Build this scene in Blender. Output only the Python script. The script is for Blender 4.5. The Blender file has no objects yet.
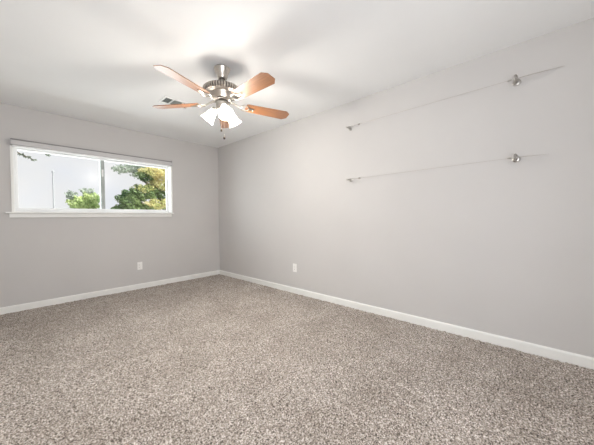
import bpy, math, random
import numpy as np
from mathutils import Vector, Matrix

random.seed(7)
rng = np.random.default_rng(11)
scene = bpy.context.scene
COL = scene.collection
PI = math.pi

# ------------------------------------------------------------------ camera
F_PX, YAW, PITCH, ROLL = 264.4, 0.82806, -0.01912, -0.01031
CAM = Vector((-2.7485, -4.5723, 1.0864))
fw = Vector((math.sin(YAW) * math.cos(PITCH), math.cos(YAW) * math.cos(PITCH), math.sin(PITCH)))
rt = Vector((math.cos(YAW), -math.sin(YAW), 0.0))
up = rt.cross(fw)
r2 = rt * math.cos(ROLL) + up * math.sin(ROLL)
u2 = up * math.cos(ROLL) - rt * math.sin(ROLL)
cd = bpy.data.cameras.new('camera')
cam = bpy.data.objects.new('camera', cd)
COL.objects.link(cam)
M3 = Matrix((r2, u2, -fw)).transposed()
cam.matrix_world = Matrix.Translation(CAM) @ M3.to_4x4()
cd.sensor_fit = 'HORIZONTAL'
cd.sensor_width = 36.0
cd.lens = 36.0 * F_PX / 594.0
cd.clip_start = 0.05
cd.clip_end = 300
scene.camera = cam

# ------------------------------------------------------------------ sky, sun, daylight, fill, exposure
world = bpy.data.worlds.new('sky')
scene.world = world
world.use_nodes = True
wn = world.node_tree
wn.nodes.clear()
w_out = wn.nodes.new('ShaderNodeOutputWorld')
w_bg = wn.nodes.new('ShaderNodeBackground')
w_bg.inputs['Strength'].default_value = 0.96
w_tc = wn.nodes.new('ShaderNodeTexCoord')
w_no = wn.nodes.new('ShaderNodeTexNoise')
w_no.inputs['Scale'].default_value = 3.2
w_no.inputs['Detail'].default_value = 4.0
w_rp = wn.nodes.new('ShaderNodeValToRGB')
w_rp.color_ramp.elements[0].position = 0.36
w_rp.color_ramp.elements[0].color = (0.86, 0.87, 0.95, 1)
w_rp.color_ramp.elements[1].position = 0.62
w_rp.color_ramp.elements[1].color = (0.99, 0.93, 0.90, 1)
wn.links.new(w_tc.outputs['Generated'], w_no.inputs['Vector'])
wn.links.new(w_no.outputs['Fac'], w_rp.inputs['Fac'])
wn.links.new(w_rp.outputs['Color'], w_bg.inputs['Color'])
wn.links.new(w_bg.outputs['Background'], w_out.inputs['Surface'])

sd = bpy.data.lights.new('sun', 'SUN')
sd.energy = 10.0
sd.angle = 0.02
sd.color = (1.0, 0.95, 0.86)
sun = bpy.data.objects.new('sun', sd)
COL.objects.link(sun)
sun.rotation_euler = Vector((0.55, -0.55, 0.75)).to_track_quat('Z', 'Y').to_euler()

def area(name, loc, aim, sx, sy, watts, col):
    ld = bpy.data.lights.new(name, 'AREA')
    ld.shape = 'RECTANGLE'
    ld.size, ld.size_y, ld.energy, ld.color = sx, sy, watts, col
    o = bpy.data.objects.new(name, ld)
    COL.objects.link(o)
    o.location = loc
    o.rotation_euler = (-Vector(aim)).to_track_quat('Z', 'Y').to_euler()
    return o
# added fill light set in an unseen opening behind the camera
area('unseen_fill', (-2.75, -5.37, 1.20), (0.35, 0.90, 0.28), 1.4, 1.9, 48, (0.92, 0.965, 1.03))
# daylight through the window of the back wall
area('window_daylight', (-1.80, 1.00, 1.75), (0.0, -1, -0.12), 3.4, 1.5, 125, (0.93, 0.97, 1.0))

vs = scene.view_settings
vs.view_transform = 'Standard'
vs.look = 'None'
vs.gamma = 1.0
vs.use_curve_mapping = False
vs.exposure = 0.0
scene.cycles.use_denoising = True
scene.cycles.denoising_input_passes = 'RGB_ALBEDO_NORMAL'
scene.cycles.denoising_prefilter = 'ACCURATE'
scene.cycles.max_bounces = 12
scene.cycles.diffuse_bounces = 8
scene.cycles.transparent_max_bounces = 16
scene.cycles.caustics_reflective = False
scene.cycles.caustics_refractive = False

BULB_W = 25.0
SHADE_GLOW = 4.2

# ------------------------------------------------------------------ helpers
class MB:
    def __init__(self):
        self.v, self.f = [], []
    def add(self, verts, faces):
        o = len(self.v)
        self.v += [tuple(p) for p in verts]
        self.f += [tuple(i + o for i in f) for f in faces]
        return self
    def box(self, x0, x1, y0, y1, z0, z1):
        return self.add([(x0, y0, z0), (x1, y0, z0), (x1, y1, z0), (x0, y1, z0),
                         (x0, y0, z1), (x1, y0, z1), (x1, y1, z1), (x0, y1, z1)],
                        [(3, 2, 1, 0), (4, 5, 6, 7), (0, 1, 5, 4), (1, 2, 6, 5), (2, 3, 7, 6), (3, 0, 4, 7)])
    def lathe(self, prof, n=32, axis=(0, 0, 1), org=(0, 0, 0)):
        """prof: list of (radius, height) along axis"""
        q = Vector(axis).normalized().to_track_quat('Z', 'Y')
        o = Vector(org)
        vs_, fs = [], []
        for (r, h) in prof:
            for k in range(n):
                a = 2 * PI * k / n
                vs_.append(o + q @ Vector((r * math.cos(a), r * math.sin(a), h)))
        for i in range(len(prof) - 1):
            for k in range(n):
                a, b = i * n + k, i * n + (k + 1) % n
                fs.append((a, b, b + n, a + n))
        if prof[0][0] > 1e-6:
            fs.append(tuple(range(n - 1, -1, -1)))
        if prof[-1][0] > 1e-6:
            fs.append(tuple(range((len(prof) - 1) * n, len(prof) * n)))
        return self.add(vs_, fs)
    def tube(self, pts, rad, n=8, cap=True):
        pts = [Vector(p) for p in pts]
        rads = rad if isinstance(rad, (list, tuple)) else [rad] * len(pts)
        vs_, fs = [], []
        ref = None
        for i, p in enumerate(pts):
            t = (pts[min(i + 1, len(pts) - 1)] - pts[max(i - 1, 0)]).normalized()
            if ref is None:
                ref = t.orthogonal().normalized()
            ref = (ref - t * ref.dot(t)).normalized()
            b = t.cross(ref)
            for k in range(n):
                a = 2 * PI * k / n
                vs_.append(p + (ref * math.cos(a) + b * math.sin(a)) * rads[i])
        for i in range(len(pts) - 1):
            for k in range(n):
                a, c = i * n + k, i * n + (k + 1) % n
                fs.append((a, c, c + n, a + n))
        if cap:
            fs.append(tuple(range(n - 1, -1, -1)))
            fs.append(tuple(range((len(pts) - 1) * n, len(pts) * n)))
        return self.add(vs_, fs)
    def torus(self, org, axis, R, r, n=28, m=10):
        q = Vector(axis).normalized().to_track_quat('Z', 'Y')
        o = Vector(org)
        vs_, fs = [], []
        for i in range(n):
            a = 2 * PI * i / n
            for j in range(m):
                b = 2 * PI * j / m
                vs_.append(o + q @ Vector(((R + r * math.cos(b)) * math.cos(a), (R + r * math.cos(b)) * math.sin(a), r * math.sin(b))))
        for i in range(n):
            for j in range(m):
                fs.append((i * m + j, ((i + 1) % n) * m + j, ((i + 1) % n) * m + (j + 1) % m, i * m + (j + 1) % m))
        return self.add(vs_, fs)
    def prism(self, poly, z0, z1):
        n = len(poly)
        return self.add([(x, y, z0) for x, y in poly] + [(x, y, z1) for x, y in poly],
                        [tuple(range(n - 1, -1, -1)), tuple(range(n, 2 * n))] +
                        [(k, (k + 1) % n, n + (k + 1) % n, n + k) for k in range(n)])
    def build(self, name, mat, parent=None, loc=None, bevel=0.0, smooth=True, rot=None):
        me = bpy.data.meshes.new(name)
        me.from_pydata(self.v, [], self.f)
        me.validate()
        if smooth:
            me.polygons.foreach_set('use_smooth', [True] * len(me.polygons))
            try:
                me.set_sharp_from_angle(angle=math.radians(35))
            except Exception:
                pass
        o = bpy.data.objects.new(name, me)
        COL.objects.link(o)
        me.materials.append(mat)
        if parent: o.parent = parent
        if loc: o.location = loc
        if rot: o.rotation_euler = rot
        if bevel:
            m = o.modifiers.new('bevel', 'BEVEL')
            m.width, m.segments, m.limit_method = bevel, 2, 'ANGLE'
        return o

def tag(o, label=None, cat=None, group=None, kind=None):
    if label: o['label'] = label
    if cat: o['category'] = cat
    if group: o['group'] = group
    if kind: o['kind'] = kind
    return o
def empty(name, loc=(0, 0, 0), rz=0.0):
    o = bpy.data.objects.new(name, None)
    COL.objects.link(o)
    o.location = loc
    o.rotation_euler = (0, 0, rz)
    o.empty_display_size = 0.1
    return o

def principled(name, col, rough=0.6, metal=0.0, spec=0.5, coat=0.0):
    m = bpy.data.materials.new(name)
    m.use_nodes = True
    b = m.node_tree.nodes['Principled BSDF']
    b.inputs['Base Color'].default_value = (*col, 1)
    b.inputs['Roughness'].default_value = rough
    b.inputs['Metallic'].default_value = metal
    b.inputs['Specular IOR Level'].default_value = spec
    b.inputs['Coat Weight'].default_value = coat
    b.inputs['Coat Roughness'].default_value = 0.38
    b.inputs['Coat IOR'].default_value = 1.6
    return m
def add_noise(m, c0, c1, scale, detail=3.0, lo=0.35, hi=0.65, bump=0.0, bscale=None, stretch=None):
    nt = m.node_tree
    b = nt.nodes['Principled BSDF']
    tc = nt.nodes.new('ShaderNodeTexCoord')
    no = nt.nodes.new('ShaderNodeTexNoise')
    no.inputs['Scale'].default_value = scale
    no.inputs['Detail'].default_value = detail
    src = tc.outputs['Object']
    if stretch:
        mp = nt.nodes.new('ShaderNodeMapping')
        mp.inputs['Scale'].default_value = stretch
        nt.links.new(src, mp.inputs['Vector'])
        src = mp.outputs['Vector']
    nt.links.new(src, no.inputs['Vector'])
    rp = nt.nodes.new('ShaderNodeValToRGB')
    rp.color_ramp.elements[0].position, rp.color_ramp.elements[1].position = lo, hi
    rp.color_ramp.elements[0].color, rp.color_ramp.elements[1].color = (*c0, 1), (*c1, 1)
    nt.links.new(no.outputs['Fac'], rp.inputs['Fac'])
    nt.links.new(rp.outputs['Color'], b.inputs['Base Color'])
    if bump:
        n2 = nt.nodes.new('ShaderNodeTexNoise')
        n2.inputs['Scale'].default_value = bscale or scale
        n2.inputs['Detail'].default_value = 2.0
        nt.links.new(tc.outputs['Object'], n2.inputs['Vector'])
        bp = nt.nodes.new('ShaderNodeBump')
        bp.inputs['Strength'].default_value = bump
        bp.inputs['Distance'].default_value = 0.002
        nt.links.new(n2.outputs['Fac'], bp.inputs['Height'])
        nt.links.new(bp.outputs['Normal'], b.inputs['Normal'])
    return m

M = {}
M['wall'] = add_noise(principled('greige_wall_paint', (.6, .57, .54), 0.75, spec=0.3),
                      (0.577, 0.562, 0.552), (0.592, 0.577, 0.567), 1.5, bump=0.25, bscale=160)
M['ceiling'] = add_noise(principled('white_ceiling_paint', (.83, .83, .82), 0.85, spec=0.2),
                         (0.852, 0.862, 0.866), (0.872, 0.882, 0.886), 2.0, bump=0.3, bscale=120)
M['trim'] = add_noise(principled('white_trim_paint', (.82, .81, .78), 0.4), (0.81, 0.81, 0.785), (0.85, 0.85, 0.825), 4)
M['vinyl'] = add_noise(principled('white_vinyl', (.85, .86, .86), 0.4), (0.84, 0.85, 0.85), (0.87, 0.88, 0.88), 5)
M['blind'] = add_noise(principled('pale_grey_blind', (.58, .57, .57), 0.6), (0.56, 0.55, 0.555), (0.61, 0.60, 0.60), 6)
M['shadow_gap'] = add_noise(principled('shadow_gap_grey', (.25, .24, .24), 0.6), (0.23, 0.22, 0.22), (0.27, 0.26, 0.26), 6)
M['stucco'] = add_noise(principled('outside_stucco', (.5, .46, .4), 0.9), (0.48, 0.44, 0.38), (0.54, 0.50, 0.44), 8)
M['plastic'] = add_noise(principled('white_plastic', (.86, .85, .83), 0.35), (0.85, 0.84, 0.82), (0.88, 0.87, 0.85), 20)
M['slot'] = add_noise(principled('dark_slot', (.05, .05, .05), 0.6), (0.04, 0.04, 0.04), (0.07, 0.07, 0.07), 50)
M['nickel'] = add_noise(principled('brushed_nickel', (.55, .51, .46), 0.32, 1.0), (0.50, 0.465, 0.42), (0.62, 0.58, 0.53), 30, stretch=(1, 1, 12))
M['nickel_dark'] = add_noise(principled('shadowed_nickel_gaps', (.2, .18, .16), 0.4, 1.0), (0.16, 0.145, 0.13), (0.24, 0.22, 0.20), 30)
M['fob'] = add_noise(principled('dark_bronze_fob', (.03, .02, .02), 0.7, spec=0.1), (0.022, 0.017, 0.013), (0.04, 0.03, 0.024), 40)
M['interlock'] = add_noise(principled('grey_interlock', (.4, .44, .42), 0.5), (0.36, 0.40, 0.385), (0.42, 0.46, 0.44), 9)
M['steel'] = add_noise(principled('stainless_steel', (.42, .40, .37), 0.3, 1.0), (0.38, 0.36, 0.34), (0.50, 0.48, 0.45), 40)
M['wire'] = add_noise(principled('steel_cable', (.45, .42, .38), 0.45, 0.6), (0.40, 0.37, 0.34), (0.52, 0.48, 0.44), 200)
M['vent'] = add_noise(principled('white_vent_enamel', (.84, .84, .83), 0.4), (0.82, 0.82, 0.81), (0.86, 0.86, 0.85), 10)
M['slat'] = add_noise(principled('shaded_vent_slat', (.4, .42, .41), 0.5), (0.46, 0.49, 0.475), (0.52, 0.55, 0.535), 20)  # shade between the louvres put into the grey
M['duct'] = add_noise(principled('duct_shade_dark', (.12, .13, .13), 0.8), (0.20, 0.22, 0.21), (0.26, 0.28, 0.27), 10)
M['blade'] = add_noise(principled('cherry_wood_blade', (.5, .25, .11), 0.44, spec=0.9, coat=0.8), (0.23, 0.078, 0.021), (0.38, 0.155, 0.050), 6, detail=6, lo=0.3, hi=0.7, stretch=(1.2, 16, 16))
M['bark'] = add_noise(principled('bark', (.1, .08, .06), 0.9), (0.06, 0.05, 0.04), (0.16, 0.13, 0.10), 12)
M['pole'] = add_noise(principled('grey_pole', (.45, .46, .48), 0.6), (0.26, 0.28, 0.31), (0.31, 0.33, 0.36), 3)
M['paving'] = add_noise(principled('bounce_pale_paving', (.55, .53, .5), 0.9), (0.52, 0.50, 0.47), (0.60, 0.58, 0.55), 3)  # unseen ground, paled so it bounces sunlight up to the ceiling

def leaf_mat(name, c0, c1, trans=0.35, scale=1.6):
    m = add_noise(principled(name, c0, 0.5), c0, c1, scale, detail=5, lo=0.38, hi=0.62)
    nt = m.node_tree
    b = nt.nodes['Principled BSDF']
    tr = nt.nodes.new('ShaderNodeBsdfTranslucent')
    mx = nt.nodes.new('ShaderNodeMixShader')
    mx.inputs[0].default_value = trans
    rp = [n for n in nt.nodes if n.type == 'VALTORGB'][0]
    out = [n for n in nt.nodes if n.type == 'OUTPUT_MATERIAL'][0]
    nt.links.new(rp.outputs['Color'], tr.inputs['Color'])
    nt.links.new(b.outputs['BSDF'], mx.inputs[1])
    nt.links.new(tr.outputs['BSDF'], mx.inputs[2])
    nt.links.new(mx.outputs[0], out.inputs['Surface'])
    return m
M['leaf_dark'] = leaf_mat('dark_green_leaves', (0.055, 0.125, 0.05), (0.32, 0.42, 0.19))
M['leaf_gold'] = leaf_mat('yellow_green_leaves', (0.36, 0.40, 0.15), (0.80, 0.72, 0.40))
M['leaf_light'] = leaf_mat('light_green_leaves', (0.28, 0.43, 0.16), (0.62, 0.71, 0.36))
M['leaf_grey'] = leaf_mat('haze_grey_green_leaves', (0.24, 0.30, 0.25), (0.42, 0.48, 0.42))  # distance haze put into the leaf colour

M['leaf_dull'] = leaf_mat('dull_green_leaves', (0.07, 0.10, 0.07), (0.17, 0.21, 0.16))  # duller grey green for the drooping leaves

def glass_mat():
    m = bpy.data.materials.new('window_glass')
    m.use_nodes = True
    nt = m.node_tree
    nt.nodes.clear()
    out = nt.nodes.new('ShaderNodeOutputMaterial')
    tr = nt.nodes.new('ShaderNodeBsdfTransparent')
    tr.inputs['Color'].default_value = (0.97, 0.99, 0.985, 1)
    gl = nt.nodes.new('ShaderNodeBsdfGlossy')
    gl.inputs['Roughness'].default_value = 0.22
    mx = nt.nodes.new('ShaderNodeMixShader')
    mx.inputs[0].default_value = 0.01
    nt.links.new(tr.outputs[0], mx.inputs[1])
    nt.links.new(gl.outputs[0], mx.inputs[2])
    nt.links.new(mx.outputs[0], out.inputs['Surface'])
    return m
M['glass'] = glass_mat()

def emit_mat(name, col, strength, base):
    m = principled(name, base, 0.35)
    b = m.node_tree.nodes['Principled BSDF']
    b.inputs['Emission Color'].default_value = (*col, 1)
    b.inputs['Emission Strength'].default_value = strength
    return m
M['shade'] = emit_mat('lit_frosted_glass', (0.97, 0.945, 0.90), SHADE_GLOW, (0.9, 0.88, 0.84))
def sheer(m, f):
    nt = m.node_tree
    out = [n for n in nt.nodes if n.type == 'OUTPUT_MATERIAL'][0]
    tr = nt.nodes.new('ShaderNodeBsdfTransparent')
    mx = nt.nodes.new('ShaderNodeMixShader')
    mx.inputs[0].default_value = f
    nt.links.new(nt.nodes['Principled BSDF'].outputs[0], mx.inputs[1])
    nt.links.new(tr.outputs[0], mx.inputs[2])
    nt.links.new(mx.outputs[0], out.inputs['Surface'])
sheer(M['shade'], 0.40)          # frosted glass lets part of the bulb's light through
M['bulb'] = emit_mat('lit_bulb', (1.0, 0.88, 0.72), 12.0, (0.9, 0.88, 0.84))

# ------------------------------------------------------------------ room shell
H = 2.44
XL, YF = -3.60, -5.40           # left wall and front wall (behind the camera)
T = 0.14
WX0, WX1, WZ0, WZ1 = -2.705, -0.895, 1.185, 1.975      # window opening

def carpet_material():
    m = principled('speckled_carpet', (.4, .36, .32), 0.95, spec=0.1)
    nt = m.node_tree
    b = nt.nodes['Principled BSDF']
    L = nt.links.new
    tc = nt.nodes.new('ShaderNodeTexCoord')
    def noise(scale, detail, rough=0.5):
        n = nt.nodes.new('ShaderNodeTexNoise')
        n.inputs['Scale'].default_value = scale
        n.inputs['Detail'].default_value = detail
        n.inputs['Roughness'].default_value = rough
        L(tc.outputs['Object'], n.inputs['Vector'])
        return n
    n1 = noise(120, 3, 0.65)
    r1 = nt.nodes.new('ShaderNodeValToRGB')
    e = r1.color_ramp.elements
    e[0].position, e[0].color = 0.37, (0.050, 0.040, 0.035, 1)
    e[1].position, e[1].color = 0.64, (0.82, 0.775, 0.735, 1)
    x = e.new(0.46); x.color = (0.315, 0.268, 0.228, 1)
    x = e.new(0.55); x.color = (0.46, 0.405, 0.360, 1)
    L(n1.outputs['Fac'], r1.inputs['Fac'])
    # pile brushed this way and that: broad soft tone patches
    n2 = noise(2.6, 6, 0.62)
    mp = nt.nodes.new('ShaderNodeMapping')
    mp.inputs['Location'].default_value = (3.1, 1.7, 0.4)
    L(tc.outputs['Object'], mp.inputs['Vector'])
    L(mp.outputs['Vector'], n2.inputs['Vector'])
    r2_ = nt.nodes.new('ShaderNodeValToRGB')
    r2_.color_ramp.elements[0].position, r2_.color_ramp.elements[0].color = 0.36, (0.84, 0.825, 0.805, 1)
    r2_.color_ramp.elements[1].position, r2_.color_ramp.elements[1].color = 0.62, (1.04, 1.04, 1.04, 1)
    L(n2.outputs['Fac'], r2_.inputs['Fac'])
    mx = nt.nodes.new('ShaderNodeMix')
    mx.data_type = 'RGBA'
    mx.blend_type = 'MULTIPLY'
    mx.inputs[0].default_value = 1.0
    L(r1.outputs['Color'], mx.inputs[6])
    L(r2_.outputs['Color'], mx.inputs[7])
    L(mx.outputs[2], b.inputs['Base Color'])
    b.inputs['Sheen Weight'].default_value = 0.15
    return m
M['carpet'] = carpet_material()

def make_floor():
    nx, ny = 400, 600
    xs = np.linspace(XL, 0, nx)
    ys = np.linspace(YF, 0, ny)
    X, Y = np.meshgrid(xs, ys)
    dx, dy = xs[1] - xs[0], ys[1] - ys[0]
    jx = rng.uniform(-.35, .35, X.shape) * dx
    jy = rng.uniform(-.35, .35, X.shape) * dy
    jx[:, 0] = jx[:, -1] = 0; jy[0] = jy[-1] = 0
    Z = rng.uniform(-1, 1, X.shape)
    Zs = Z.copy()
    for ax in (0, 1):
        Zs = Zs + 0.55 * (np.roll(Zs, 1, ax) + np.roll(Zs, -1, ax))
    Z = 0.004 + 0.0034 * Z + 0.0022 * Zs / Zs.std() * 0.6
    co = np.stack([X + jx, Y + jy, Z], -1).reshape(-1, 3)
    i = np.arange(nx * ny).reshape(ny, nx)
    q = np.stack([i[:-1, :-1], i[:-1, 1:], i[1:, 1:], i[1:, :-1]], -1).reshape(-1, 4)
    base = len(co)
    slab = np.array([(XL - T, YF - T, -0.012), (T, YF - T, -0.012), (T, T, -0.012), (XL - T, T, -0.012),
                     (XL - T, YF - T, -0.15), (T, YF - T, -0.15), (T, T, -0.15), (XL - T, T, -0.15)])
    sf = np.array([(0, 1, 2, 3), (7, 6, 5, 4), (0, 4, 5, 1), (1, 5, 6, 2), (2, 6, 7, 3), (3, 7, 4, 0)]) + base
    co = np.concatenate([co, slab]); q = np.concatenate([q, sf])
    me = bpy.data.meshes.new('floor')
    me.vertices.add(len(co)); me.vertices.foreach_set('co', co.ravel())
    me.loops.add(q.size); me.loops.foreach_set('vertex_index', q.ravel().astype(np.int32))
    me.polygons.add(len(q)); me.polygons.foreach_set('loop_start', np.arange(0, q.size, 4, dtype=np.int32))
    me.update(calc_edges=True)
    me.validate()
    me.polygons.foreach_set('use_smooth', [True] * len(me.polygons))
    me.materials.append(M['carpet'])
    o = bpy.data.objects.new('floor', me)
    COL.objects.link(o)
    tag(o, 'wall to wall speckled greige carpet covering the floor', 'floor', kind='structure')
make_floor()

def structure(o, label, cat):
    return tag(o, label, cat, kind='structure')

ZB = -0.15
structure(MB().box(XL - T, T, YF - T, T, H, H + 0.15).build('ceiling', M['ceiling'], smooth=False),
          'smooth white painted ceiling above the fan', 'ceiling')
structure(MB().box(0, T, YF, 0, ZB, H).build('wall_right', M['wall'], smooth=False),
          'long greige right wall carrying two steel cable lines', 'wall')
wb = MB()
wb.box(XL - T, WX0, 0, T, ZB, H).box(WX1, T, 0, T, ZB, H)
wb.box(WX0, WX1, 0, T, ZB, WZ0).box(WX0, WX1, 0, T, WZ1, H)
structure(wb.build('wall_back', M['wall'], smooth=False), 'greige back wall with the wide window', 'wall')
structure(MB().box(XL - T, XL, YF, 0, ZB, H).build('wall_left', M['wall'], smooth=False),
          'greige left wall outside the frame', 'wall')
# wall behind the camera, opening added to carry the fill light
PX0, PX1, PZ = -3.50, -2.00, 2.10
wf = MB()
wf.box(XL - T, PX0, YF - T, YF, ZB, H).box(PX1, T, YF - T, YF, ZB, H).box(PX0, PX1, YF - T, YF, PZ, H)
structure(wf.build('wall_front', M['wall'], smooth=False), 'greige wall behind the camera', 'wall')

BH, BT = 0.083, 0.014
def baseboard(name, prof_pts, along, a0, a1, sign, label):
    """profile (depth, z) swept along one axis"""
    m = MB()
    vs_, n = [], len(prof_pts)
    for a in (a0, a1):
        for d, z in prof_pts:
            vs_.append((a, sign * d, z) if along == 'x' else (sign * d, a, z))
    fs = [tuple(range(n)), tuple(range(2 * n - 1, n - 1, -1))] + [(k, n + k, n + (k + 1) % n, (k + 1) % n) for k in range(n)]
    return m.add(vs_, fs)
BP = [(0, -0.012), (BT, -0.012), (BT, BH - 0.012), (BT - 0.004, BH - 0.004), (BT - 0.008, BH), (0, BH)]
structure(baseboard('b', BP, 'x', XL, 0, -1, '').build('baseboard_back', M['trim'], smooth=False),
          'white baseboard along the back wall', 'baseboard')
structure(baseboard('b', BP, 'y', YF, -BT, -1, '').build('baseboard_right', M['trim'], smooth=False),
          'white baseboard along the right wall', 'baseboard')

# ------------------------------------------------------------------ window
win = empty('window_1', (0, 0, 0))
structure(win, 'wide white sliding window of two panes in the back wall', 'window')
def ring(x0, x1, z0, z1, y0, y1, w, wb_=None, wt=None):
    wb_ = wb_ or w; wt = wt or w
    m = MB()
    m.box(x0, x0 + w, y0, y1, z0, z1).box(x1 - w, x1, y0, y1, z0, z1)
    m.box(x0 + w, x1 - w, y0, y1, z0, z0 + wb_).box(x0 + w, x1 - w, y0, y1, z1 - wt, z1)
    return m
ring(WX0, WX1, WZ0, WZ1, 0.035, 0.125, 0.016, 0.018, 0.018).build('outer_frame', M['vinyl'], win, bevel=0.002, smooth=False)
mid = -1.832
# left sliding sash sits nearer the room, the right one behind it
ls = ring(WX0 + 0.0165, mid + 0.026, WZ0 + 0.0185, WZ1 - 0.0185, 0.045, 0.075, 0.024, 0.034, 0.024)
s1 = ls.build('sliding_sash', M['vinyl'], win, bevel=0.002, smooth=False)
MB().box(WX0 + 0.040, mid + 0.002, 0.058, 0.062, WZ0 + 0.052, WZ1 - 0.042).build('pane', M['glass'], s1, smooth=False)
rs = ring(mid - 0.020, WX1 - 0.0165, WZ0 + 0.0185, WZ1 - 0.0185, 0.082, 0.112, 0.026, 0.034, 0.024)
s2 = rs.build('fixed_sash', M['vinyl'], win, bevel=0.002, smooth=False)
MB().box(mid + 0.006, WX1 - 0.042, 0.095, 0.099, WZ0 + 0.052, WZ1 - 0.042).build('pane', M['glass'], s2, smooth=False)
MB().box(mid - 0.018, mid + 0.027, 0.0405, 0.0449, WZ0 + 0.053, WZ1 - 0.043).build('interlock_strip', M['interlock'], win, smooth=False)
lt = MB().box(mid - 0.004, mid + 0.014, 0.034, 0.0404, 1.70, 1.80).box(mid + 0.001, mid + 0.009, 0.022, 0.034, 1.735, 1.765)
lt.build('latch', M['vinyl'], win, bevel=0.002, smooth=False)
cs = MB().box(WX0 - 0.020, WX0 + 0.004, -0.014, -0.0005, WZ0, WZ1 - 0.012).box(WX1 - 0.004, WX1 + 0.020, -0.014, -0.0005, WZ0, WZ1 - 0.012)
cs.build('side_casing', M['trim'], win, bevel=0.002, smooth=False)
jl = MB().box(WX0, WX0 + 0.006, -0.0005, 0.035, WZ0, WZ1).box(WX1 - 0.006, WX1, -0.0005, 0.035, WZ0, WZ1).box(WX0 + 0.006, WX1 - 0.006, -0.0005, 0.035, WZ1 - 0.006, WZ1)
jl.build('jamb_liner', M['trim'], win, smooth=False)
MB().box(-2.775, -0.868, -0.045, 0.034, WZ0 - 0.016, WZ0 - 0.0002).build('sill', M['trim'], win, bevel=0.003, smooth=False)
MB().box(-2.745, -0.895, -0.016, -0.0005, WZ0 - 0.066, WZ0 - 0.0165).build('apron', M['trim'], win, bevel=0.003, smooth=False)

bl = empty('roller_blind', (-1.803, -0.03, 1.965))
tag(bl, 'pale grey roller blind cassette, raised, across the top of the window', 'window blind')
bx0, bx1 = -0.921, 0.919
MB().box(bx0 + .006, bx1 - .006, -0.026, 0.028, 0.006, 0.060).build('cassette', M['blind'], bl, bevel=0.004, smooth=False)
MB().box(bx0 + .006, bx1 - .006, -0.020, 0.028, 0.0602, 0.076).build('shadow_gap_rail', M['shadow_gap'], bl, bevel=0.002, smooth=False)  # dark strip, the shadow gap above the cassette put into its colour
for s in (bx0, bx1 - .006):
    MB().box(s, s + .006, -0.029, 0.028, 0.000, 0.086).build('end_cap', M['blind'], bl, bevel=0.001, smooth=False)
MB().box(bx0 + .02, bx1 - .02, -0.006, 0.014, -0.014, 0.0055).build('bottom_rail', M['vinyl'], bl, bevel=0.003, smooth=False)

# ------------------------------------------------------------------ outlets and vent
def outlet(loc, rz, label):
    o = empty('wall_outlet', loc, rz)
    tag(o, label, 'outlet')
    MB().box(-.036, .036, -.006, 0, -.059, .059).build('cover_plate', M['plastic'], o, bevel=0.003, smooth=False)
    for z in (-.020, .020):
        f = MB().lathe([(.0165, 0), (.0165, .0030), (.0150, .0036)], 20, (0, -1, 0), (0, -.006, z)).build('receptacle', M['plastic'], o)
        sl = MB()
        for x in (-.006, .0045):
            sl.box(x, x + .0016, -.0101, -.0093, z - .002, z + .007)
        sl.lathe([(.0024, 0), (.0024, .0008)], 10, (0, -1, 0), (0, -.0093, z - .008))
        sl.build('slot', M['slot'], f, smooth=False)
    MB().lathe([(.003, 0), (.003, .0014), (.002, .002)], 12, (0, -1, 0), (0, -.006, 0)).build('screw', M['steel'], o)
    return o
outlet((-1.390, -0.0005, 0.360), 0, 'white outlet plate low on the back wall below the window')
outlet((-0.0005, -2.0, 0.368), PI / 2 * -1, 'white outlet plate low on the right wall near the corner')

def vent():
    o = empty('ceiling_vent', (-1.400, -1.437, H))
    tag(o, 'white ceiling air vent with slatted sections behind the fan blade', 'vent')
    hx, hy = 0.160, 0.095
    MB().box(-hx + .02, hx - .02, -hy + .02, hy - .02, -.002, -.0005).build('duct_shade_sheet', M['duct'], o, smooth=False)  # flat dark sheet, the duct's unlit depth put into its colour
    f = MB()
    f.box(-hx, hx, -hy, -hy + .022, -.010, -.0005).box(-hx, hx, hy - .022, hy, -.010, -.0005)
    for x0, x1 in ((-hx, -hx + .022), (hx - .022, hx), (-.062, -.048), (.048, .062)):
        f.box(x0, x1, -hy + .022, hy - .022, -.010, -.0005)
    f.build('frame', M['vent'], o, bevel=0.002, smooth=False)
    for x0, x1 in ((-hx + .022, -.062), (.048 + .014, hx - .022)):
        n = 5
        for k in range(n):
            x = x0 + (x1 - x0) * (k + .5) / n
            MB().add([(x + .002, -hy + .022, -.0025), (x - .003, -hy + .022, -.0095), (x - .003, hy - .022, -.0095), (x + .002, hy - .022, -.0025),
                      (x + .003, -hy + .022, -.0022), (x - .002, -hy + .022, -.0092), (x - .002, hy - .022, -.0092), (x + .003, hy - .022, -.0022)],
                     [(0, 1, 2, 3), (7, 6, 5, 4), (0, 4, 5, 1), (2, 6, 7, 3), (1, 5, 6, 2), (0, 3, 7, 4)]).build('slat', M['slat'], o, smooth=False)
    n = 9
    for k in range(n):
        y = -hy + .022 + (2 * hy - .044) * (k + .5) / n
        MB().add([(-.048, y + .003, -.0025), (.048, y + .003, -.0025), (.048, y - .003, -.0095), (-.048, y - .003, -.0095),
                  (-.048, y + .004, -.0022), (.048, y + .004, -.0022), (.048, y - .002, -.0092), (-.048, y - .002, -.0092)],
                 [(0, 1, 2, 3), (7, 6, 5, 4), (0, 4, 5, 1), (2, 6, 7, 3), (1, 5, 6, 2), (0, 3, 7, 4)]).build('slat', M['slat'], o, smooth=False)
vent()

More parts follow.
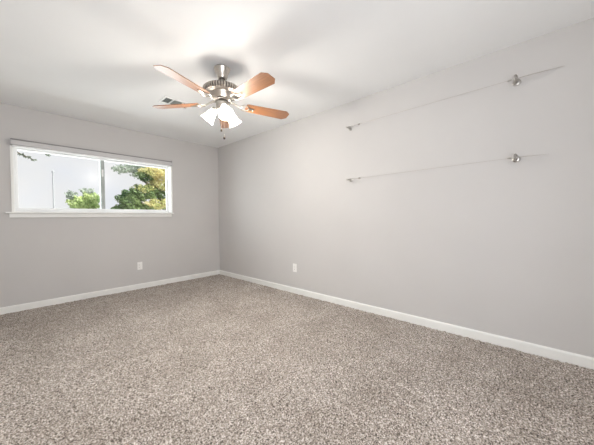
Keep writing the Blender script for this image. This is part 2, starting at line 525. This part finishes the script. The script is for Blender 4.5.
# ------------------------------------------------------------------ ceiling fan
def fan():
    root = empty('ceiling_fan', (-1.415, -2.447, H))
    tag(root, 'brushed nickel ceiling fan with five cherry wood blades and lit glass shades', 'ceiling fan')
    MB().lathe([(0.0, -0.0005), (.070, -0.0005), (.072, -.008), (.068, -.018), (.056, -.044), (.049, -.062), (.047, -.074), (.043, -.090), (.037, -.096), (.034, -.094)], 40).build('canopy', M['nickel'], root)
    MB().lathe([(0, -.070), (.036, -.088), (.024, -.095), (.0, -.096)], 24).build('hanger_ball', M['nickel_dark'], root)
    MB().lathe([(.0125, -.090), (.0125, -.160), (.024, -.162), (.026, -.172), (.022, -.178)], 20).build('downrod', M['nickel'], root)
    # motor: dished top, fluted band, bowl
    MB().lathe([(.020, -.160), (.060, -.163), (.120, -.172), (.152, -.180), (.158, -.185), (.154, -.189), (.154, -.220),
                (.160, -.224), (.156, -.229), (.130, -.233), (.108, -.236)], 64).build('motor_housing', M['nickel_dark'], root)
    fl = MB()
    for k in range(44):
        a = 2 * PI * k / 44
        c, s = math.cos(a), math.sin(a)
        fl.tube([(c * .153, s * .153, -.186), (c * .164, s * .164, -.194), (c * .164, s * .164, -.214), (c * .150, s * .150, -.227)], .0062, 6)
    fl.build('fluted_band', M['nickel'], root)
    MB().lathe([(.108, -.234), (.104, -.246), (.092, -.264), (.076, -.280)], 48).build('motor_bowl', M['nickel'], root)
    MB().lathe([(.076, -.280), (.082, -.283), (.083, -.292), (.076, -.298), (.050, -.301)], 48).build('hub_ring', M['nickel_dark'], root)
    MB().lathe([(.050, -.300), (.058, -.308), (.060, -.332), (.056, -.356), (.048, -.376), (.030, -.392), (.012, -.400), (.009, -.412), (0.0, -.416)], 36).build('switch_housing', M['nickel'], root)
    zb = 2.130 - H
    pitch = math.radians(-12)
    r0, r1 = 0.215, 0.663
    for k in range(5):
        a = math.radians(197.8 + 72 * k)
        ca, sa = math.cos(a), math.sin(a)
        R = Matrix.Rotation(a, 4, 'Z') @ Matrix.Translation((0, 0, zb)) @ Matrix.Rotation(pitch, 4, 'X')
        # blade outline: slightly widening, tip corners clipped
        pol = [(r0, -.050), (r0 + .02, -.057), (r1 - .040, -.070), (r1, -.036),
               (r1, .036), (r1 - .040, .070), (r0 + .02, .057), (r0, .050)]
        b = MB().prism(pol, -.003, .003)
        ob = b.build('blade', M['blade'], root, bevel=0.0012, smooth=False)
        ob.matrix_local = R
        # blade iron: arm from the hub ring, cast ring and screw plate under the blade
        ir = MB()
        ir.tube([(.062, 0, .022), (.095, 0, .016), (.135, 0, .002), (.165, 0, -.008)], [.011, .010, .009, .008], 8)
        ir.torus((.205, 0, -.0085), (0, 0, 1), .040, .0055, 28, 8)
        ir.tube([(.245, 0, -.0085), (.275, 0, -.0075), (.300, 0, -.0065)], [.009, .011, .006], 8)
        ir.tube([(.160, 0, -.008), (.178, .030, -.0075), (.190, .042, -.0065)], [.006, .006, .005], 6)
        ir.tube([(.160, 0, -.008), (.178, -.030, -.0075), (.190, -.042, -.0065)], [.006, .006, .005], 6)
        oi = ir.build('blade_iron', M['nickel'], root)
        oi.matrix_local = R
        for (x, y) in ((.222, .036), (.222, -.036), (.288, 0)):
            MB().lathe([(.006, 0), (.006, .003), (.003, .006)], 10, (0, 0, -1), (x, y, -.0128)).build('screw', M['nickel'], oi)
    # light kit: three bell shades
    for k in range(3):
        a = math.radians(248 + 120 * k)
        rad = Vector((math.cos(a), math.sin(a), 0))
        ax = (rad * math.cos(math.radians(51)) + Vector((0, 0, -1)) * math.sin(math.radians(51))).normalized()
        p0 = rad * .045 + Vector((0, 0, -.352))
        p1 = rad * .070 + Vector((0, 0, -.360))
        arm = MB().tube([p0, (p0 + p1) / 2 + Vector((0, 0, .006)), p1], .010, 10)
        arm.lathe([(.010, -.012), (.026, -.006), (.029, .004), (.029, .016), (.026, .018)], 24, ax, p1)
        arm.build('shade_holder', M['nickel'], root)
        sh = MB()
        prof_o = [(.0245, .010), (.029, .022), (.036, .042), (.041, .062), (.044, .082), (.050, .102), (.060, .120), (.066, .128)]
        prof_i = [(r - .003, h) for r, h in prof_o[::-1]]
        n = 36
        q = ax.to_track_quat('Z', 'Y')
        prof = prof_o + prof_i
        vs_ = [p1 + q @ Vector((r * math.cos(2 * PI * j / n), r * math.sin(2 * PI * j / n), h)) for r, h in prof for j in range(n)]
        fs = []
        for i in range(len(prof)):
            i2 = (i + 1) % len(prof)
            for j in range(n):
                fs.append((i * n + j, i * n + (j + 1) % n, i2 * n + (j + 1) % n, i2 * n + j))
        sh.add(vs_, fs)
        so = sh.build('glass_shade', M['shade'], root)
        bo = MB().lathe([(.010, .016), (.011, .040), (.018, .056), (.0225, .072), (.020, .088), (.012, .096), (0, .099)], 20, ax, p1).build('bulb', M['bulb'], so)
        ld = bpy.data.lights.new('fan_lamp', 'POINT')
        ld.energy, ld.color, ld.shadow_soft_size = BULB_W, (1.0, 0.945, 0.865), .05
        lo = bpy.data.objects.new('fan_lamp', ld)
        COL.objects.link(lo)
        lo.parent = root
        lo.location = p1 + ax * .116
    # pull chains
    for (dx, dy, zt, zl) in ((-.034, -.028, -.372, 1.892 - H), (-.010, -.034, -.382, 1.828 - H)):
        c = MB()
        nb = int((zt - zl) / .0065)
        c.tube([(dx, dy, zt + .01), (dx, dy, zl)], .0009, 5)
        for i in range(nb):
            z = zt - i * .0065
            c.lathe([(0, -.0019), (.0016, -.001), (.0016, .001), (0, .0019)], 6, (0, 0, 1), (dx, dy, z))
        co = c.build('pull_chain', M['nickel'], root)
        MB().lathe([(0, .014), (.004, .012), (.0045, .004), (.009, -.004), (.010, -.012), (.006, -.020), (0, -.022)], 14, (0, 0, 1), (dx, dy, zl - .012)).build('fob', M['fob'], co)
fan()

# ------------------------------------------------------------------ cable lines on the right wall
def cable(z, dz, streak_end, label):
    o = empty('cable_line', (0, -3.692, z))
    tag(o, label, 'cable line', 'steel cable lines on the right wall')
    W = -0.080                                     # cable's distance from the wall
    yl, yr = 0.768, -0.740
    n, f = Vector((W, yr, dz)), Vector((W, yl, 0))     # near and far ends of the cable
    d = (n - f).normalized()
    MB().tube([f + d * .17, n - d * .030], .0012, 6).build('cable', M['wire'], o)
    # far bracket: disc, post and hook
    b = MB().lathe([(.020, 0.0005), (.020, .004), (.016, .007), (.006, .008), (.006, .083), (.010, .085), (.010, .091), (0, .092)], 20, (-1, 0, 0), (0, yl, 0))
    b.torus(f + d * .020, (0, 0, 1), .014, .0035, 18, 7)
    b.build('wall_bracket', M['steel'], o)
    t = MB().tube([f + d * .030, f + d * .075], .003, 8)
    t.lathe([(.004, 0), (.007, .003), (.007, .016), (.004, .020)], 12, d, f + d * .060)
    t.tube([f + d * .080, f + d * .150], .0022, 8)
    t.lathe([(.0035, 0), (.009, .003), (.009, .024), (.002, .028)], 12, d, f + d * .140)
    t.build('turnbuckle', M['steel'], o)
    # near bracket: disc, post and a ring the cable is tied to
    b = MB().lathe([(.026, 0.0005), (.026, .005), (.020, .009), (.009, .010), (.009, .075)], 24, (-1, 0, 0), (0, yr, dz))
    b.torus(n + Vector((-.008, 0, 0)), (0.35, 1, 0), .024, .0055, 26, 9)
    b.build('wall_bracket', M['steel'], o)
    e = Vector((-.004, streak_end[0], streak_end[1]))
    MB().tube([n + Vector((0, -.02, 0)), n.lerp(e, .35) + Vector((-.004, 0, .001)), n.lerp(e, .7) + Vector((-.002, 0, 0)), e], [streak_end[2] * .9, streak_end[2] * .85, streak_end[2] * .6, streak_end[2] * .25], 6).build('tapered_streak', M['wire'], o)  # tapered tube added for the streak running past the near bracket
    MB().lathe([(.002, 0), (.006, .004), (.006, .022), (.0025, .026)], 12, -d, n - d * .026).build('cable_clamp', M['steel'], o)
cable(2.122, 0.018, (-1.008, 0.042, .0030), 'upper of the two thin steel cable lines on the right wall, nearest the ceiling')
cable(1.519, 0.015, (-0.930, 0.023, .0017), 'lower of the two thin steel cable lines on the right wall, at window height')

# ------------------------------------------------------------------ outdoors
structure(MB().box(-40, 60, T + 0.02, 90, -0.9, -0.75).build('ground', M['paving'], smooth=False), 'paving outside the window, paled to bounce light in, below view', 'ground')

def leaf_mesh(name, blobs, size, mat, parent, seed):
    """blobs: (x,y,z,rx,ry,rz,count) in world space; leaves are small folded blades"""
    g = np.random.default_rng(seed)
    px = parent.location
    V, F = [], []
    for (x, y, z, rx, ry, rz, n) in blobs:
        d = g.normal(size=(n, 3)); d /= np.linalg.norm(d, axis=1, keepdims=True)
        rr = g.uniform(0.45, 1.0, (n, 1)) ** 0.6 * (1 + 0.22 * np.sin(d[:, :1] * 7 + d[:, 2:] * 5 + x))
        c = np.array([x, y, z]) + d * rr * np.array([rx, ry, rz])
        a = g.normal(size=(n, 3)); a /= np.linalg.norm(a, axis=1, keepdims=True)
        b = np.cross(a, g.normal(size=(n, 3))); b /= np.linalg.norm(b, axis=1, keepdims=True)
        nn = np.cross(a, b)
        s = size * g.uniform(.6, 1.3, (n, 1))
        quad = np.stack([c - a * s, c + b * s * .42 + nn * s * .15, c + a * s, c - b * s * .42 + nn * s * .15], 1)
        V.append(quad.reshape(-1, 3))
    V = np.concatenate(V) - np.array(px)
    nq = len(V) // 4
    me = bpy.data.meshes.new(name)
    q = np.arange(nq * 4, dtype=np.int32)
    me.vertices.add(len(V)); me.vertices.foreach_set('co', V.ravel())
    me.loops.add(len(q)); me.loops.foreach_set('vertex_index', q)
    me.polygons.add(nq); me.polygons.foreach_set('loop_start', np.arange(0, nq * 4, 4, dtype=np.int32))
    me.update(calc_edges=True)
    me.materials.append(mat)
    o = bpy.data.objects.new(name, me)
    COL.objects.link(o)
    o.parent = parent
    return o

GZ = -0.75
def tree(name, base, label, cat, trunk_r, limbs):
    o = empty(name, (base[0], base[1], GZ))
    tag(o, label, cat)
    m = MB()
    for pts, ra, rb in limbs:
        n = len(pts)
        loc = [Vector(p) - Vector((base[0], base[1], GZ)) for p in pts]
        m.tube(loc, [ra + (rb - ra) * i / (n - 1) for i in range(n)], 8)
    m.build('trunk', M['bark'], o)
    return o

# big tree near the right pane
bxx, byy = 1.05, 5.3
limbs = [([(bxx, byy, GZ), (bxx - .03, byy, .3), (bxx - .05, byy, 1.1), (bxx + .1, byy, 1.9), (bxx + .15, byy + .1, 2.6)], .13, .05),
         ([(bxx - .04, byy, .9), (bxx - .5, byy - .1, 1.35), (bxx - .95, byy - .15, 1.72), (bxx - 1.2, byy - .1, 1.95)], .07, .02),
         ([(bxx - .3, byy, 1.15), (bxx - .75, byy - .2, 1.3), (bxx - 1.3, byy - .2, 1.45)], .05, .02),
         ([(bxx, byy, 1.3), (bxx - .3, byy - .2, 1.9), (bxx - .5, byy - .2, 2.4)], .06, .02),
         ([(bxx, byy, 1.4), (bxx + .6, byy, 2.0), (bxx + 1.0, byy, 2.4)], .06, .02)]
t1 = tree('garden_tree', (bxx, byy), 'dark green and gold leafed tree close outside the right pane', 'tree', .13, limbs)
leaf_mesh('foliage', [(-.12, 5.1, 1.70, .34, .40, .28, 1500), (.25, 5.0, 1.95, .40, .4, .24, 1400), (-.33, 5.2, 1.38, .26, .3, .16, 620),
                      (.32, 5.0, 2.52, .24, .3, .20, 480), (1.0, 5.2, 1.95, .5, .45, .28, 1100), (.35, 5.2, 1.45, .55, .4, .16, 900),
                      (1.6, 5.2, 2.3, .6, .5, .6, 1200), (.75, 5.1, 3.0, .4, .4, .16, 350)], .050, M['leaf_dark'], t1, 3)
leaf_mesh('gold_foliage', [(.58, 4.9, 2.62, .44, .4, .20, 1300), (.90, 5.0, 2.28, .45, .4, .22, 950), (.65, 4.8, 1.58, .45, .35, .16, 600),
                             (1.3, 5.0, 2.75, .45, .4, .3, 900), (.2, 4.8, 2.05, .3, .3, .14, 250)], .050, M['leaf_gold'], t1, 4)  # yellow-green leaves among the dark ones
# tree farther back, its haze put into a paler leaf colour
hx, hy_ = 2.3, 10.0
t2 = tree('background_tree', (hx, hy_), 'haze-paled grey green tree seen above and behind the dark garden tree', 'tree', .2,
          [([(hx, hy_, GZ), (hx, hy_, 1.5), (hx - .1, hy_, 3.0), (hx + .1, hy_, 3.9)], .18, .06),
           ([(hx, hy_, 2.6), (hx - .7, hy_, 3.25), (hx - 1.3, hy_, 3.5)], .08, .02)])
leaf_mesh('foliage', [(hx - 1.35, hy_, 3.45, .40, .5, .17, 300), (hx - .80, hy_, 3.65, .50, .6, .22, 480), (hx - .1, hy_, 3.75, .6, .7, .30, 700),
                      (hx - .55, hy_, 3.25, .45, .6, .16, 260), (hx + .7, hy_, 4.0, .8, .7, .45, 700)], .075, M['leaf_grey'], t2, 5)
# light green tree behind the left pane
lx, ly = -.15, 12.0
t3 = tree('street_tree', (lx, ly), 'round light green tree low in the left pane', 'tree', .2,
          [([(lx, ly, GZ), (lx, ly, .6), (lx + .05, ly, 1.9)], .16, .06)])
leaf_mesh('foliage', [(lx - .28, ly, 1.85, .42, .6, .36, 1300), (lx + .14, ly, 2.0, .44, .6, .42, 1700), (lx - .05, ly, 1.2, .6, .7, .6, 1500)], .070, M['leaf_light'], t3, 6)
leaf_mesh('pale_foliage', [(lx - .55, ly, 2.25, .22, .3, .22, 220), (lx + .05, ly, 2.50, .30, .3, .14, 160)], .070, M['leaf_grey'], t3, 7)
# overhanging twig at the left edge, from a tree standing out of view to the left
ox, oy = -5.6, 4.6
t4 = tree('overhanging_tree', (ox, oy), 'leafy twig hanging into the top left corner of the window', 'tree', .2,
          [([(ox, oy, GZ), (ox, oy, 1.5), (ox + .2, oy, 3.2)], .14, .07),
           ([(ox + .15, oy, 3.0), (-4.2, 4.3, 3.45), (-3.2, 4.05, 3.05), (-2.68, 4.0, 2.64), (-2.33, 4.0, 2.47)], .05, .006),
           ([(-4.2, 4.3, 3.45), (-3.0, 4.2, 3.3), (-2.1, 4.0, 2.64)], .03, .005)])
leaf_mesh('foliage', [(ox, oy, 3.6, 1.2, 1.0, 1.0, 3000), ], .050, M['leaf_dark'], t4, 8)
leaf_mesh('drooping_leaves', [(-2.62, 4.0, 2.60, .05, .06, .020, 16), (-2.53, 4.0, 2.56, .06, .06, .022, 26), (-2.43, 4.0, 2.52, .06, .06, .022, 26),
                      (-2.33, 4.0, 2.47, .05, .05, .018, 14), (-2.09, 4.0, 2.63, .05, .05, .018, 16)], .034, M['leaf_dull'], t4, 9)
pl = empty('utility_pole', (-1.07, 15.0, GZ))
tag(pl, 'slim grey pole standing in the bright sky of the left pane', 'pole')
MB().lathe([(.045, 0), (.040, 2.0), (.034, 4.45), (0, 4.46)], 14).build('pole_shaft', M['pole'], pl)
MB().lathe([(.055, 4.40), (.055, 4.50), (.03, 4.53)], 14).build('pole_cap', M['pole'], pl)
